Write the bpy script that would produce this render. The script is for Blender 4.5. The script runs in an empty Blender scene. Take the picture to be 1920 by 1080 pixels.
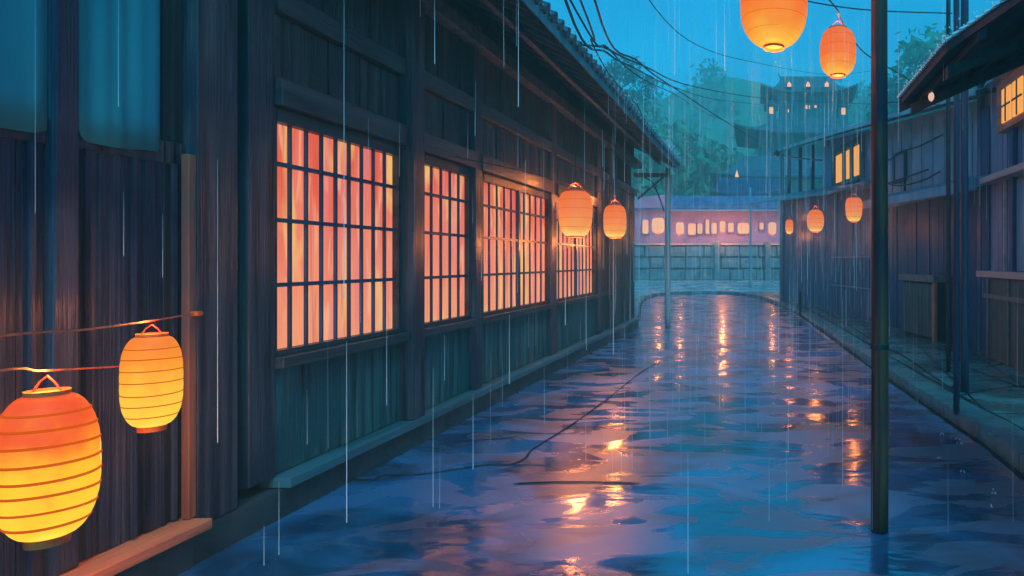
import bpy, math, random
from mathutils import Vector, noise as mnoise
random.seed(7)
S = bpy.context.scene
COL = S.collection
F = 1250.0; CX = 1430.0; CY = 490.0; H = 1.7      # focal length in photo pixels, vanishing point, eye height

def P(px, py, Y):
    return Vector(((px-CX)/F*Y, Y, H-(py-CY)/F*Y))

# ------------------------------------------------------------------ mesh helper
class MB:
    def __init__(s): s.v=[]; s.f=[]
    def add(s, vs, fs):
        n=len(s.v); s.v += [Vector(p) for p in vs]; s.f += [tuple(i+n for i in f) for f in fs]; return s
    def box(s, x0,x1,y0,y1,z0,z1):
        if x0>x1: x0,x1=x1,x0
        if y0>y1: y0,y1=y1,y0
        return s.add([(x0,y0,z0),(x1,y0,z0),(x1,y1,z0),(x0,y1,z0),(x0,y0,z1),(x1,y0,z1),(x1,y1,z1),(x0,y1,z1)],
            [(0,3,2,1),(4,5,6,7),(0,1,5,4),(1,2,6,5),(2,3,7,6),(3,0,4,7)])
    def hexa(s, b, t):
        return s.add(list(b)+list(t), [(0,3,2,1),(4,5,6,7),(0,1,5,4),(1,2,6,5),(2,3,7,6),(3,0,4,7)])
    def fbox(s, fr, a0,a1,d0,d1,z0,z1, dz=0.0):     # box in a wall frame; dz: rise of z along a
        b=[fr(a0,d0,z0),fr(a1,d0,z0+dz),fr(a1,d1,z0+dz),fr(a0,d1,z0)]
        t=[fr(a0,d0,z1),fr(a1,d0,z1+dz),fr(a1,d1,z1+dz),fr(a0,d1,z1)]
        return s.hexa(b,t)
    def tube(s, pts, r, n=8, r1=None, cap=True):
        pts=[Vector(p) for p in pts]; rings=[]; up=Vector((0,0,1)); m=len(pts)
        D=pts[-1]-pts[0]; vert=1 if D.length>1e-6 and abs(D.normalized().z)>.9 else 0
        for i,p in enumerate(pts):
            d=(pts[min(i+1,m-1)]-pts[max(i-1,0)])
            if d.length<1e-9: d=Vector((0,0,1))
            d.normalize()
            a=d.cross(up) if vert==0 else d.cross(Vector((0,1,0)))
            a.normalize(); b=d.cross(a)
            rr=r if r1 is None else r+(r1-r)*i/max(1,m-1)
            rings.append([p+(a*math.cos(2*math.pi*k/n)+b*math.sin(2*math.pi*k/n))*rr for k in range(n)])
        vs=[q for R in rings for q in R]; fs=[]
        for i in range(m-1):
            for k in range(n):
                k2=(k+1)%n; fs.append((i*n+k,i*n+k2,(i+1)*n+k2,(i+1)*n+k))
        if cap: fs.append(tuple(range(n))[::-1]); fs.append(tuple((m-1)*n+k for k in range(n)))
        return s.add(vs,fs)
    def lathe(s, prof, n=40, c=(0,0,0), wob=None):
        vs=[]; fs=[]
        for i,(r,z) in enumerate(prof):
            for k in range(n):
                a=2*math.pi*k/n
                vs.append((c[0]+r*math.cos(a), c[1]+r*math.sin(a), c[2]+z))
        for i in range(len(prof)-1):
            for k in range(n):
                k2=(k+1)%n; fs.append((i*n+k,i*n+k2,(i+1)*n+k2,(i+1)*n+k))
        return s.add(vs,fs)
    def prism(s, poly, off):                         # polygon (list of points) pushed along off
        n=len(poly); off=Vector(off); a=[Vector(p) for p in poly]; b=[p+off for p in a]
        fs=[tuple(range(n))[::-1], tuple(range(n,2*n))]
        for i in range(n):
            j=(i+1)%n; fs.append((i,j,n+j,n+i))
        return s.add(a+b,fs)
    def build(s, name, mat, parent=None, org=None, smooth=False, bevel=0.0):
        o3 = Vector(org) if org is not None else Vector((0,0,0))
        me=bpy.data.meshes.new(name); me.from_pydata([tuple(p-o3) for p in s.v],[],s.f); me.update()
        me.materials.append(mat)
        if smooth:
            for p in me.polygons: p.use_smooth=True
        o=bpy.data.objects.new(name,me); COL.objects.link(o)
        if parent is not None: o.parent=parent
        if bevel>0:
            m=o.modifiers.new('bevel','BEVEL'); m.width=bevel; m.segments=2; m.limit_method='ANGLE'
        return o

class Thing:
    def __init__(s, name, label, cat, loc=(0,0,0), group=None):
        s.loc=Vector(loc); o=bpy.data.objects.new(name,None); COL.objects.link(o); o.location=s.loc
        o.empty_display_size=.1; o['label']=label; o['category']=cat
        if group: o['group']=group
        s.o=o
    def part(s, name, mb, mat, parent=None, smooth=False, bevel=0.0, label=None):
        q=mb.build(name,mat,parent or s.o,s.loc,smooth,bevel)
        if label: q['label']=label
        return q
def tag(o,label,cat,group=None):
    o['label']=label; o['category']=cat
    if group: o['group']=group
    return o
def single(name,label,cat,mb,mat,loc,group=None,smooth=False,bevel=0.0):
    o=mb.build(name,mat,None,loc,smooth,bevel); o.location=Vector(loc); return tag(o,label,cat,group)
def struct(name,mb,mat,kind='structure',smooth=False):
    o=mb.build(name,mat,None,None,smooth); o['kind']=kind; return o

# ------------------------------------------------------------------ materials
def newmat(name):
    m=bpy.data.materials.new(name); m.use_nodes=True; nt=m.node_tree; nt.nodes.clear()
    return m,nt,nt.nodes,nt.links
def surf(name, c1, c2, rough=.6, stretch=(8,8,.8), scale=1.0, bump=.3, fine=40, spec=.28, c3=None, rvar=.2, metal=0):
    """weathered surface: two colours in streaks, optional third in blotches"""
    m,nt,N,L=newmat(name)
    out=N.new('ShaderNodeOutputMaterial'); b=N.new('ShaderNodeBsdfPrincipled'); L.new(b.outputs[0],out.inputs[0])
    tc=N.new('ShaderNodeTexCoord'); mp=N.new('ShaderNodeMapping'); mp.inputs['Scale'].default_value=stretch
    L.new(tc.outputs['Object'],mp.inputs[0])
    n1=N.new('ShaderNodeTexNoise'); n1.inputs['Scale'].default_value=scale; n1.inputs['Detail'].default_value=6; n1.inputs['Distortion'].default_value=.4
    L.new(mp.outputs[0],n1.inputs['Vector'])
    r=N.new('ShaderNodeValToRGB'); r.color_ramp.elements[0].position=.35; r.color_ramp.elements[1].position=.66
    r.color_ramp.elements[0].color=(*c1,1); r.color_ramp.elements[1].color=(*c2,1)
    L.new(n1.outputs['Fac'],r.inputs[0]); colour=r.outputs[0]
    n2=N.new('ShaderNodeTexNoise'); n2.inputs['Scale'].default_value=1.3; n2.inputs['Detail'].default_value=4
    L.new(tc.outputs['Object'],n2.inputs['Vector'])
    if c3:
        mx=N.new('ShaderNodeMix'); mx.data_type='RGBA'
        rr=N.new('ShaderNodeValToRGB'); rr.color_ramp.elements[0].position=.48; rr.color_ramp.elements[1].position=.62
        L.new(n2.outputs['Fac'],rr.inputs[0]); L.new(rr.outputs[0],mx.inputs['Factor'])
        L.new(colour,mx.inputs['A']); mx.inputs['B'].default_value=(*c3,1); colour=mx.outputs['Result']
    L.new(colour,b.inputs['Base Color'])
    mr=N.new('ShaderNodeMapRange'); mr.inputs[3].default_value=max(.05,rough-rvar); mr.inputs[4].default_value=min(1,rough+rvar)
    L.new(n2.outputs['Fac'],mr.inputs[0]); L.new(mr.outputs[0],b.inputs['Roughness'])
    b.inputs['Specular IOR Level'].default_value=spec; b.inputs['Metallic'].default_value=metal
    if bump>0:
        n3=N.new('ShaderNodeTexNoise'); n3.inputs['Scale'].default_value=fine/8; n3.inputs['Detail'].default_value=3
        L.new(mp.outputs[0],n3.inputs['Vector'])
        bp=N.new('ShaderNodeBump'); bp.inputs['Strength'].default_value=bump; bp.inputs['Distance'].default_value=.02
        L.new(n3.outputs['Fac'],bp.inputs['Height']); L.new(bp.outputs[0],b.inputs['Normal'])
    return m
V=(9,9,.7); HZ=(9,.7,9)
M={}
M['board_near']=surf('board_near',(.005,.007,.018),(.042,.048,.08),.38,(14,14,.4),c3=(.010,.014,.036),bump=.6)
M['board']=surf('board',(.003,.005,.008),(.05,.055,.065),.38,(14,14,.5),c3=(.014,.02,.028),bump=.6)
M['board_low']=surf('board_low',(.006,.02,.025),(.07,.15,.15),.35,(14,14,.5),c3=(.015,.07,.08),bump=.6)
M['post']=surf('post',(.008,.009,.018),(.085,.068,.085),.4,(12,12,.45),c3=(.02,.022,.04),bump=.5)
M['beam']=surf('beam',(.022,.02,.026),(.07,.055,.06),.4,HZ,c3=(.04,.045,.055))
M['ledge']=surf('ledge',(.025,.07,.09),(.09,.15,.18),.35,HZ,c3=(.045,.12,.15))
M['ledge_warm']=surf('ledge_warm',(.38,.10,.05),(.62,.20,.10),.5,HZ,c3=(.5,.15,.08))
M['lit_strip']=surf('lantern_lit_strip',(.16,.045,.03),(.36,.11,.06),.5,V,c3=(.12,.06,.06))  # orange lantern light on the post, put into this strip's colour
M['plinth']=surf('plinth',(.015,.022,.026),(.045,.055,.06),.4,(3,3,3))
M['soffit']=surf('soffit',(.02,.025,.035),(.05,.055,.07),.7,(9,1,9))
M['rafter']=surf('rafter',(.03,.04,.055),(.08,.09,.11),.6,(1,9,9))
M['tile']=surf('tile',(.03,.04,.06),(.09,.11,.14),.3,(4,4,4),spec=.8)
M['lattice']=surf('lattice',(.02,.035,.07),(.05,.08,.14),.4,V,bump=.1)
M['dark']=surf('dark',(.01,.012,.018),(.02,.024,.03),.8,V)
M['pole']=surf('pole',(.02,.012,.018),(.20,.055,.028),.45,(18,18,.6),c3=(.014,.012,.03),bump=.4,spec=.15)
M['pole_blue']=surf('pole_blue',(.012,.015,.04),(.04,.04,.08),.4,(18,18,.6))
M['pole_pale']=surf('pole_pale',(.22,.20,.24),(.42,.34,.34),.45,(18,18,.6))
M['plaster_blue']=surf('plaster_blue',(.12,.22,.32),(.26,.38,.48),.55,(4,4,.8),c3=(.16,.3,.42))
M['plaster_violet']=surf('plaster_violet',(.16,.15,.26),(.30,.26,.38),.6,(5,5,.6),c3=(.2,.2,.34))
M['board_violet']=surf('board_violet',(.05,.055,.11),(.15,.13,.22),.5,(9,9,.5),c3=(.08,.09,.18))
M['board_navy']=surf('board_navy',(.015,.03,.09),(.05,.07,.16),.5,(9,9,.5),c3=(.03,.06,.15))
M['wall_slate']=surf('wall_slate',(.10,.15,.26),(.22,.24,.38),.5,(7,7,.5),c3=(.16,.22,.36))
M['zinc']=surf('zinc_sheet',(.12,.24,.32),(.35,.5,.55),.3,(6,1,6),spec=.8)
M['roof_metal']=surf('roof_metal',(.06,.11,.18),(.16,.24,.32),.35,(6,1,6),spec=.8)
M['cabinet']=surf('cabinet',(.05,.06,.055),(.12,.11,.10),.5,(10,10,.7),c3=(.07,.09,.09))
M['cabinet_top']=surf('cabinet_top',(.12,.11,.10),(.22,.2,.17),.5,(5,5,5))
M['pink_board']=surf('pink_board',(.42,.28,.26),(.62,.42,.38),.5,(6,1,6))
M['cable']=surf('cable',(.008,.010,.014),(.02,.02,.03),.5,(5,5,5),bump=0)
M['red_cord']=surf('red_cord',(.45,.06,.04),(.65,.12,.06),.6,(20,20,20),bump=.1)
M['stone']=surf('stone',(.06,.12,.15),(.18,.25,.27),.6,(3,3,3),c3=(.1,.2,.24))
M['stone_joint']=surf('stone_joint',(.05,.11,.14),(.10,.17,.2),.8,(5,5,5))
M['far_wall']=surf('far_wall',(.42,.16,.26),(.6,.26,.36),.7,(1,1,1),c3=(.5,.22,.38))
M['far_roof']=surf('far_roof',(.06,.07,.18),(.28,.17,.30),.5,(3,1,1))
M['temple_roof']=surf('temple_roof',(.02,.06,.10),(.05,.12,.17),.5,(2,2,2))
M['temple_wall']=surf('temple_wall',(.03,.10,.12),(.07,.17,.2),.7,(2,2,1))
M['kerb']=surf('kerb',(.04,.12,.14),(.10,.22,.24),.25,(3,3,3),c3=(.1,.18,.2),spec=.8)
M['trunk']=surf('trunk',(.04,.035,.03),(.09,.07,.05),.8,(8,8,1))
M['rim']=surf('rim',(.62,.09,.02),(.8,.16,.04),.5,(8,8,8),bump=.1)
M['gate_dark']=surf('gate_slate',(.01,.03,.09),(.03,.07,.15),.4,(2,2,2))
M['hill_wall']=surf('hill_wall',(.08,.22,.25),(.14,.32,.34),.6,(2,2,1))
M['hill']=surf('hill',(.02,.16,.10),(.06,.26,.17),.9,(.2,.2,.2),bump=0,spec=.1)

def leafmat(name,c1,c2):
    m,nt,N,L=newmat(name)
    out=N.new('ShaderNodeOutputMaterial'); mix=N.new('ShaderNodeMixShader')
    d=N.new('ShaderNodeBsdfDiffuse'); t=N.new('ShaderNodeBsdfTranslucent')
    g=N.new('ShaderNodeNewGeometry'); r=N.new('ShaderNodeValToRGB')
    r.color_ramp.elements[0].color=(*c1,1); r.color_ramp.elements[1].color=(*c2,1)
    L.new(g.outputs['Random Per Island'],r.inputs[0])
    L.new(r.outputs[0],d.inputs[0]); L.new(r.outputs[0],t.inputs[0]); mix.inputs[0].default_value=.3
    L.new(d.outputs[0],mix.inputs[1]); L.new(t.outputs[0],mix.inputs[2]); L.new(mix.outputs[0],out.inputs[0]); return m
M['leaf']=leafmat('leaf',(.02,.17,.10),(.08,.36,.22))
M['leaf_dark']=leafmat('leaf_dark',(.015,.07,.07),(.04,.14,.12))

def emis_mat(name, stops, strength, axis='Z', noise_sc=(2,2,2), noise_amt=.25, coord='Object', lo=0, hi=1, patch=None):
    """light-giving paper or glass: colour ramp along height with uneven patches"""
    m,nt,N,L=newmat(name)
    out=N.new('ShaderNodeOutputMaterial'); em=N.new('ShaderNodeEmission'); em.inputs[1].default_value=strength
    tc=N.new('ShaderNodeTexCoord'); sp=N.new('ShaderNodeSeparateXYZ'); L.new(tc.outputs[coord],sp.inputs[0])
    mr=N.new('ShaderNodeMapRange'); mr.inputs[1].default_value=lo; mr.inputs[2].default_value=hi; L.new(sp.outputs[axis],mr.inputs[0])
    mp=N.new('ShaderNodeMapping'); mp.inputs['Scale'].default_value=noise_sc; L.new(tc.outputs[coord],mp.inputs[0])
    n=N.new('ShaderNodeTexNoise'); n.inputs['Scale'].default_value=1; n.inputs['Detail'].default_value=2; L.new(mp.outputs[0],n.inputs['Vector'])
    mm=N.new('ShaderNodeMath'); mm.operation='MULTIPLY_ADD'; L.new(n.outputs['Fac'],mm.inputs[0]); mm.inputs[1].default_value=noise_amt*2
    sb=N.new('ShaderNodeMath'); sb.operation='SUBTRACT'; L.new(mr.outputs[0],sb.inputs[0]); sb.inputs[1].default_value=noise_amt
    L.new(sb.outputs[0],mm.inputs[2])
    r=N.new('ShaderNodeValToRGB'); els=r.color_ramp.elements
    els[0].position=stops[0][0]; els[0].color=(*stops[0][1],1); els[1].position=stops[-1][0]; els[1].color=(*stops[-1][1],1)
    for p,c in stops[1:-1]:
        e=els.new(p); e.color=(*c,1)
    L.new(mm.outputs[0],r.inputs[0]); colr=r.outputs[0]
    if patch:
        for (pc,psc,p0,p1,amt) in patch:
            m2=N.new('ShaderNodeMapping'); m2.inputs['Scale'].default_value=psc; m2.inputs['Location'].default_value=(p0*9,p1*7,3); L.new(tc.outputs[coord],m2.inputs[0])
            n2=N.new('ShaderNodeTexNoise'); n2.inputs['Scale'].default_value=1; n2.inputs['Detail'].default_value=3; n2.inputs['Distortion'].default_value=.6; L.new(m2.outputs[0],n2.inputs['Vector'])
            q=N.new('ShaderNodeMapRange'); q.inputs[1].default_value=p0; q.inputs[2].default_value=p1; q.inputs[4].default_value=amt; L.new(n2.outputs['Fac'],q.inputs[0])
            x=N.new('ShaderNodeMix'); x.data_type='RGBA'; L.new(q.outputs[0],x.inputs['Factor']); L.new(colr,x.inputs['A']); x.inputs['B'].default_value=(*pc,1); colr=x.outputs['Result']
    L.new(colr,em.inputs[0])
    gl=N.new('ShaderNodeBsdfPrincipled'); gl.inputs['Roughness'].default_value=.5; gl.inputs['Base Color'].default_value=(.12,.04,.015,1); gl.inputs['Specular IOR Level'].default_value=.08
    ad=N.new('ShaderNodeAddShader'); L.new(em.outputs[0],ad.inputs[0]); L.new(gl.outputs[0],ad.inputs[1])
    L.new(ad.outputs[0],out.inputs[0]); return m
YEL=(1.0,.72,.06); YOR=(1.0,.50,.04); ORA=(1.0,.24,.02); RED=(.95,.10,.02)
M['lan_near']=emis_mat('lantern_paper_near',[(0,(1,.70,.04)),(.38,(1,.58,.02)),(.60,(1,.30,.012)),(.80,(.95,.10,.012)),(1,(.85,.06,.01))],1.0,noise_sc=(2.5,2.5,3.5),noise_amt=.35,coord='Generated')
M['lan_small']=emis_mat('lantern_paper_small',[(0,YEL),(.42,(1,.55,.04)),(.7,(1,.3,.015)),(1,(.9,.2,.015))],.95,noise_sc=(2.5,2.5,2.5),noise_amt=.22,coord='Generated')
M['lan_over']=emis_mat('lantern_paper_over',[(0,(1,.50,.05)),(.22,(1,.28,.025)),(.45,(.98,.16,.012)),(1,(.85,.11,.01))],.95,noise_sc=(2,2,2),noise_amt=.2,coord='Generated')
M['lan_mid']=emis_mat('lantern_paper_mid',[(0,(1,.75,.2)),(.18,(1,.36,.07)),(.5,(.95,.23,.06)),(1,(.9,.14,.02))],.95,noise_sc=(2,2,2),noise_amt=.1,coord='Generated')
M['shoji']=emis_mat('shoji_paper',[(.0,(.95,.36,.18)),(.35,(.93,.27,.16)),(.6,(.88,.19,.12)),(.8,(.84,.13,.07)),(1,(.76,.085,.045))],.95,noise_sc=(1,5.5,1.2),noise_amt=.55,lo=.8,hi=3.0,
    patch=[((.97,.60,.17),(1,2.2,.9),.54,.64,.8),((.80,.22,.24),(1,7,.7),.52,.62,.6),((1,.50,.30),(1,11,1.6),.56,.66,.6),((.6,.16,.10),(1,16,.8),.60,.70,.6)])
M['warm_win']=emis_mat('warm_window_glass',[(0,(1,.52,.14)),(1,(.95,.40,.08))],1.0,noise_sc=(3,3,3))
M['far_win']=emis_mat('far_window_glass',[(0,(1,.50,.28)),(1,(.95,.30,.22))],1.1,noise_sc=(1.2,1,1),noise_amt=.4,lo=3,hi=5)
M['temple_glow']=emis_mat('temple_window_finial_glow',[(0,(1,.35,.15)),(1,(1,.45,.2))],1.4)
M['bulb']=emis_mat('bulb_glass',[(0,(1,.62,.45)),(1,(1,.62,.45))],.8)

def hoopmat():
    m,nt,N,L=newmat('bamboo_hoop'); out=N.new('ShaderNodeOutputMaterial'); em=N.new('ShaderNodeEmission'); em.inputs[0].default_value=(.9,.13,.01,1); em.inputs[1].default_value=.75
    L.new(em.outputs[0],out.inputs[0]); return m
M['hoop']=hoopmat()

def frosted():
    m,nt,N,L=newmat('teal_cloth'); out=N.new('ShaderNodeOutputMaterial'); mix=N.new('ShaderNodeMixShader')
    t=N.new('ShaderNodeBsdfTranslucent'); p=N.new('ShaderNodeBsdfPrincipled'); p.inputs['Roughness'].default_value=.9
    tc=N.new('ShaderNodeTexCoord'); mp=N.new('ShaderNodeMapping'); mp.inputs['Scale'].default_value=(5,5,.9); L.new(tc.outputs['Object'],mp.inputs[0])
    n=N.new('ShaderNodeTexNoise'); n.inputs['Detail'].default_value=3; n.inputs['Scale'].default_value=1; L.new(mp.outputs[0],n.inputs[0])
    r=N.new('ShaderNodeValToRGB'); r.color_ramp.elements[0].position=.3; r.color_ramp.elements[1].position=.7
    r.color_ramp.elements[0].color=(.05,.34,.44,1); r.color_ramp.elements[1].color=(.07,.50,.55,1)
    L.new(n.outputs[0],r.inputs[0]); L.new(r.outputs[0],t.inputs[0]); L.new(r.outputs[0],p.inputs['Base Color'])
    mix.inputs[0].default_value=.35; L.new(t.outputs[0],mix.inputs[1]); L.new(p.outputs[0],mix.inputs[2]); L.new(mix.outputs[0],out.inputs[0]); return m
M['frosted']=frosted()

def wet(name, c1, c2, c3, r0, r1, ripple, ior=1.9, brick=False):
    m,nt,N,L=newmat(name); out=N.new('ShaderNodeOutputMaterial'); b=N.new('ShaderNodeBsdfPrincipled'); L.new(b.outputs[0],out.inputs[0])
    tc=N.new('ShaderNodeTexCoord')
    def noise(sc,stretch=(1,1,1),det=3,dist=0):
        mp=N.new('ShaderNodeMapping'); mp.inputs['Scale'].default_value=stretch; L.new(tc.outputs['Object'],mp.inputs[0])
        n=N.new('ShaderNodeTexNoise'); n.inputs['Scale'].default_value=sc; n.inputs['Detail'].default_value=det; n.inputs['Distortion'].default_value=dist
        L.new(mp.outputs[0],n.inputs['Vector']); return n.outputs['Fac']
    big=noise(1.0,(.9,1.3,1),4,.8)
    r=N.new('ShaderNodeValToRGB'); e=r.color_ramp.elements
    e[0].position=.44; e[0].color=(*c1,1); e[1].position=.57; e[1].color=(*c3,1); k=e.new(.50); k.color=(*c2,1)
    L.new(big,r.inputs[0]); col=r.outputs[0]
    if brick:
        br=N.new('ShaderNodeTexBrick'); br.inputs['Scale'].default_value=1.0; br.inputs['Mortar Size'].default_value=.018
        br.inputs['Brick Width'].default_value=1.3; br.inputs['Row Height'].default_value=.8; br.inputs['Mortar Smooth'].default_value=.3
        mp=N.new('ShaderNodeMapping'); mp.inputs['Rotation'].default_value=(0,0,math.radians(96)); L.new(tc.outputs['Object'],mp.inputs[0]); L.new(mp.outputs[0],br.inputs[0])
        mx=N.new('ShaderNodeMix'); mx.data_type='RGBA'; L.new(br.outputs['Fac'],mx.inputs['Factor']); L.new(col,mx.inputs['A']); mx.inputs['B'].default_value=(.004,.010,.014,1); col=mx.outputs['Result']
    L.new(col,b.inputs['Base Color'])
    mr=N.new('ShaderNodeMapRange'); mr.inputs[1].default_value=.46; mr.inputs[2].default_value=.53; mr.inputs[3].default_value=r0; mr.inputs[4].default_value=r1
    L.new(noise(1.7,(.7,1.4,1),3,1.0),mr.inputs[0]); L.new(mr.outputs[0],b.inputs['Roughness'])
    b.inputs['IOR'].default_value=ior
    a1=noise(2.6,(.55,1.5,1),2,.5); a2=noise(9,(.6,1.3,1),2,.3)
    ma=N.new('ShaderNodeMath'); ma.operation='MULTIPLY_ADD'; L.new(a2,ma.inputs[0]); ma.inputs[1].default_value=.30; L.new(a1,ma.inputs[2])
    # raindrop rings
    vo=N.new('ShaderNodeTexVoronoi'); vo.inputs['Scale'].default_value=2.2; L.new(tc.outputs['Object'],vo.inputs['Vector'])
    sn=N.new('ShaderNodeMath'); sn.operation='MULTIPLY'; L.new(vo.outputs['Distance'],sn.inputs[0]); sn.inputs[1].default_value=110
    s2=N.new('ShaderNodeMath'); s2.operation='SINE'; L.new(sn.outputs[0],s2.inputs[0])
    mk=N.new('ShaderNodeMapRange'); mk.inputs[1].default_value=.22; mk.inputs[2].default_value=.04; mk.inputs[3].default_value=0; mk.inputs[4].default_value=.03; L.new(vo.outputs['Distance'],mk.inputs[0])
    rg=N.new('ShaderNodeMath'); rg.operation='MULTIPLY_ADD'; L.new(s2.outputs[0],rg.inputs[0]); L.new(mk.outputs[0],rg.inputs[1]); L.new(ma.outputs[0],rg.inputs[2]); ma=rg
    bp=N.new('ShaderNodeBump'); bp.inputs['Strength'].default_value=ripple; bp.inputs['Distance'].default_value=.05
    L.new(ma.outputs[0],bp.inputs['Height']); L.new(bp.outputs[0],b.inputs['Normal']); return m
M['street']=wet('wet_street',(.002,.04,.10),(.008,.075,.18),(.016,.11,.26),.12,.36,.18,3.1)
M['pave']=wet('wet_paving',(.02,.085,.095),(.05,.15,.16),(.08,.21,.22),.15,.4,.3,1.7,brick=True)
M['plaza']=wet('wet_plaza',(.12,.25,.3),(.18,.35,.42),(.3,.45,.5),.1,.3,.3,1.6)
def rainmat():
    m,nt,N,L=newmat('rain_water'); out=N.new('ShaderNodeOutputMaterial'); mix=N.new('ShaderNodeMixShader')
    t=N.new('ShaderNodeBsdfTransparent'); d=N.new('ShaderNodeBsdfTranslucent'); d.inputs[0].default_value=(.9,.95,1,1)
    d2=N.new('ShaderNodeBsdfDiffuse'); d2.inputs[0].default_value=(.95,.97,1,1); m2=N.new('ShaderNodeMixShader'); m2.inputs[0].default_value=.5
    L.new(d.outputs[0],m2.inputs[1]); L.new(d2.outputs[0],m2.inputs[2])
    mix.inputs[0].default_value=.5; L.new(t.outputs[0],mix.inputs[1]); L.new(m2.outputs[0],mix.inputs[2]); L.new(mix.outputs[0],out.inputs[0]); return m
M['rain']=rainmat()

# ------------------------------------------------------------------ ground
def smooth_path(pts, k=6):
    """Catmull-Rom through points"""
    pts=[Vector(p) for p in pts]; out=[]
    for i in range(len(pts)-1):
        p0=pts[max(i-1,0)]; p1=pts[i]; p2=pts[i+1]; p3=pts[min(i+2,len(pts)-1)]
        for j in range(k):
            t=j/k; out.append(.5*((2*p1)+(p2-p0)*t+(2*p0-5*p1+4*p2-p3)*t*t+(3*p1-p0-3*p2+p3)*t**3))
    out.append(pts[-1]); return out
mb=MB(); mb.add([(-60,-12,0),(60,-12,0),(60,52,0),(-60,52,0)],[(0,1,2,3)]); struct('street',mb,M['street'])
KERB=smooth_path([(2.12,-6,0),(2.08,5,0),(2.0,7,0),(1.76,10.6,0),(1.17,21,0),(.42,27,0),(-.35,31,0),(-1.6,34.0,0),(-3.4,34.6,0),(-4.9,33.4,0),(-5.2,30,0),(-4.7,25.5,0),(-3.9,21,0),(-3.35,17.3,0)],8)
# split: right-hand part and the far plaza
iR=min(range(len(KERB)),key=lambda i:(KERB[i]-Vector((-1.6,34,0))).length)
K_r=KERB[:iR+1]; K_p=KERB[iR:]
def offset(path,d):
    out=[]
    for i,p in enumerate(path):
        t=(path[min(i+1,len(path)-1)]-path[max(i-1,0)]).normalized(); out.append(p+Vector((t.y,-t.x,0))*d)
    return out
mb=MB()
for path in (KERB,):
    # kerb stones, each with a small gap to the next
    acc=[0]
    for i in range(1,len(path)): acc.append(acc[-1]+(path[i]-path[i-1]).length)
    def at(L_):
        for i in range(1,len(path)):
            if acc[i]>=L_:
                f=(L_-acc[i-1])/(acc[i]-acc[i-1]); p=path[i-1].lerp(path[i],f); t=(path[i]-path[i-1]).normalized(); return p,Vector((t.y,-t.x,0))
        t=(path[-1]-path[-2]).normalized(); return path[-1],Vector((t.y,-t.x,0))
    L_=0
    while L_<acc[-1]-.3:
        ln=.95; n=3; pts=[at(L_+.012+(ln-.024)*k/n) for k in range(n+1)]
        h=.145+random.uniform(-.004,.004)
        for k in range(n):
            (p,a),(q,b)=pts[k],pts[k+1]
            vs=[p,p+a*.30,q+b*.30,q]; 
            mb.hexa([v+Vector((0,0,-.05)) for v in vs],[v+Vector((0,0,h)) for v in vs])
        L_+=ln
struct('kerb',mb,M['kerb'])
mb=MB(); e1=offset(K_r,.30); mb.add([p+Vector((0,0,.12)) for p in e1]+[Vector((30,34,.12)),Vector((30,-6,.12))],[tuple(range(len(e1)+2))[::-1]])
o=struct('pavement',mb,M['pave'])
mb=MB(); e2=offset(K_p,.30)
mb.add([p+Vector((0,0,.125)) for p in e2]+[Vector((-50,17.3,.125)),Vector((-50,36,.125)),Vector((30,36,.125)),Vector((30,34.01,.125))],[tuple(range(len(e2)+4))[::-1]])
mb.add([(-50,36,.125),(30,36,.125),(30,46,.62),(-50,46,.62)],[(0,1,2,3)])
mb.add([(-50,46,.62),(30,46,.62),(30,60,.66),(-50,60,.66)],[(0,1,2,3)])
struct('plaza',mb,M['plaza'])
# dark gutter groove lines running along the kerb and cracks in the wet street
def ribbon(mb,pts,w,z):
    pts=[Vector((p[0],p[1],z)) for p in pts]
    for i in range(len(pts)-1):
        pass
    vs=[];fs=[]
    for i,p in enumerate(pts):
        t=(pts[min(i+1,len(pts)-1)]-pts[max(i-1,0)]).normalized(); a=Vector((t.y,-t.x,0)); ww=w*(.6+.8*mnoise.noise(p*3+Vector((5,5,5)))+.2) if i not in (0,len(pts)-1) else w*.2
        ww=max(ww,w*.3); vs+= [p-a*ww/2,p+a*ww/2]
    for i in range(len(pts)-1): fs.append((2*i,2*i+1,2*i+3,2*i+2))
    mb.add(vs,fs)
def gp(px,py,z=0):      # ground point under a photo pixel
    Y=F*(H-z)/(py-CY); return ((px-CX)/F*Y,Y)
mb=MB()
for pts in ([(655,900),(700,900),(720,892),(790,890),(860,880),(915,872),(955,872),(985,860),(1000,842),(1060,805),(1110,770),(1150,740),(1200,700),(1238,678)],
            [(962,908),(1040,905),(1110,905),(1200,908)],
            [(1240,610),(1330,592),(1420,598)], [(1500,690),(1560,700),(1600,705)], [(850,828),(905,826),(970,820)]):
    g=[gp(*p) for p in pts]; ribbon(mb,smooth_path([(a,b,0) for a,b in g],4),.03,.006)
struct('road_crack',mb,M['dark'])
mb=MB(); ribbon(mb,offset(KERB,-.03)[4:],.07,.004); struct('gutter_line',mb,M['dark'])
mb=MB(); ribbon(mb,offset(K_r,.335)[4:],.05,.150); struct('kerb_joint',mb,M['dark'])
mb=MB()
for pts in ([(1500,562),(1560,592),(1640,640),(1700,672),(1790,735),(1850,775),(1925,842)],[(1815,690),(1900,722),(1960,735)],[(1800,742),(1870,728),(1960,722)],[(1840,690),(1960,668)]):
    g=[gp(p[0],p[1],.12) for p in pts]; ribbon(mb,smooth_path([(a,b,0) for a,b in g],4),.035,.128)
struct('paving_joint',mb,M['dark'])

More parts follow.
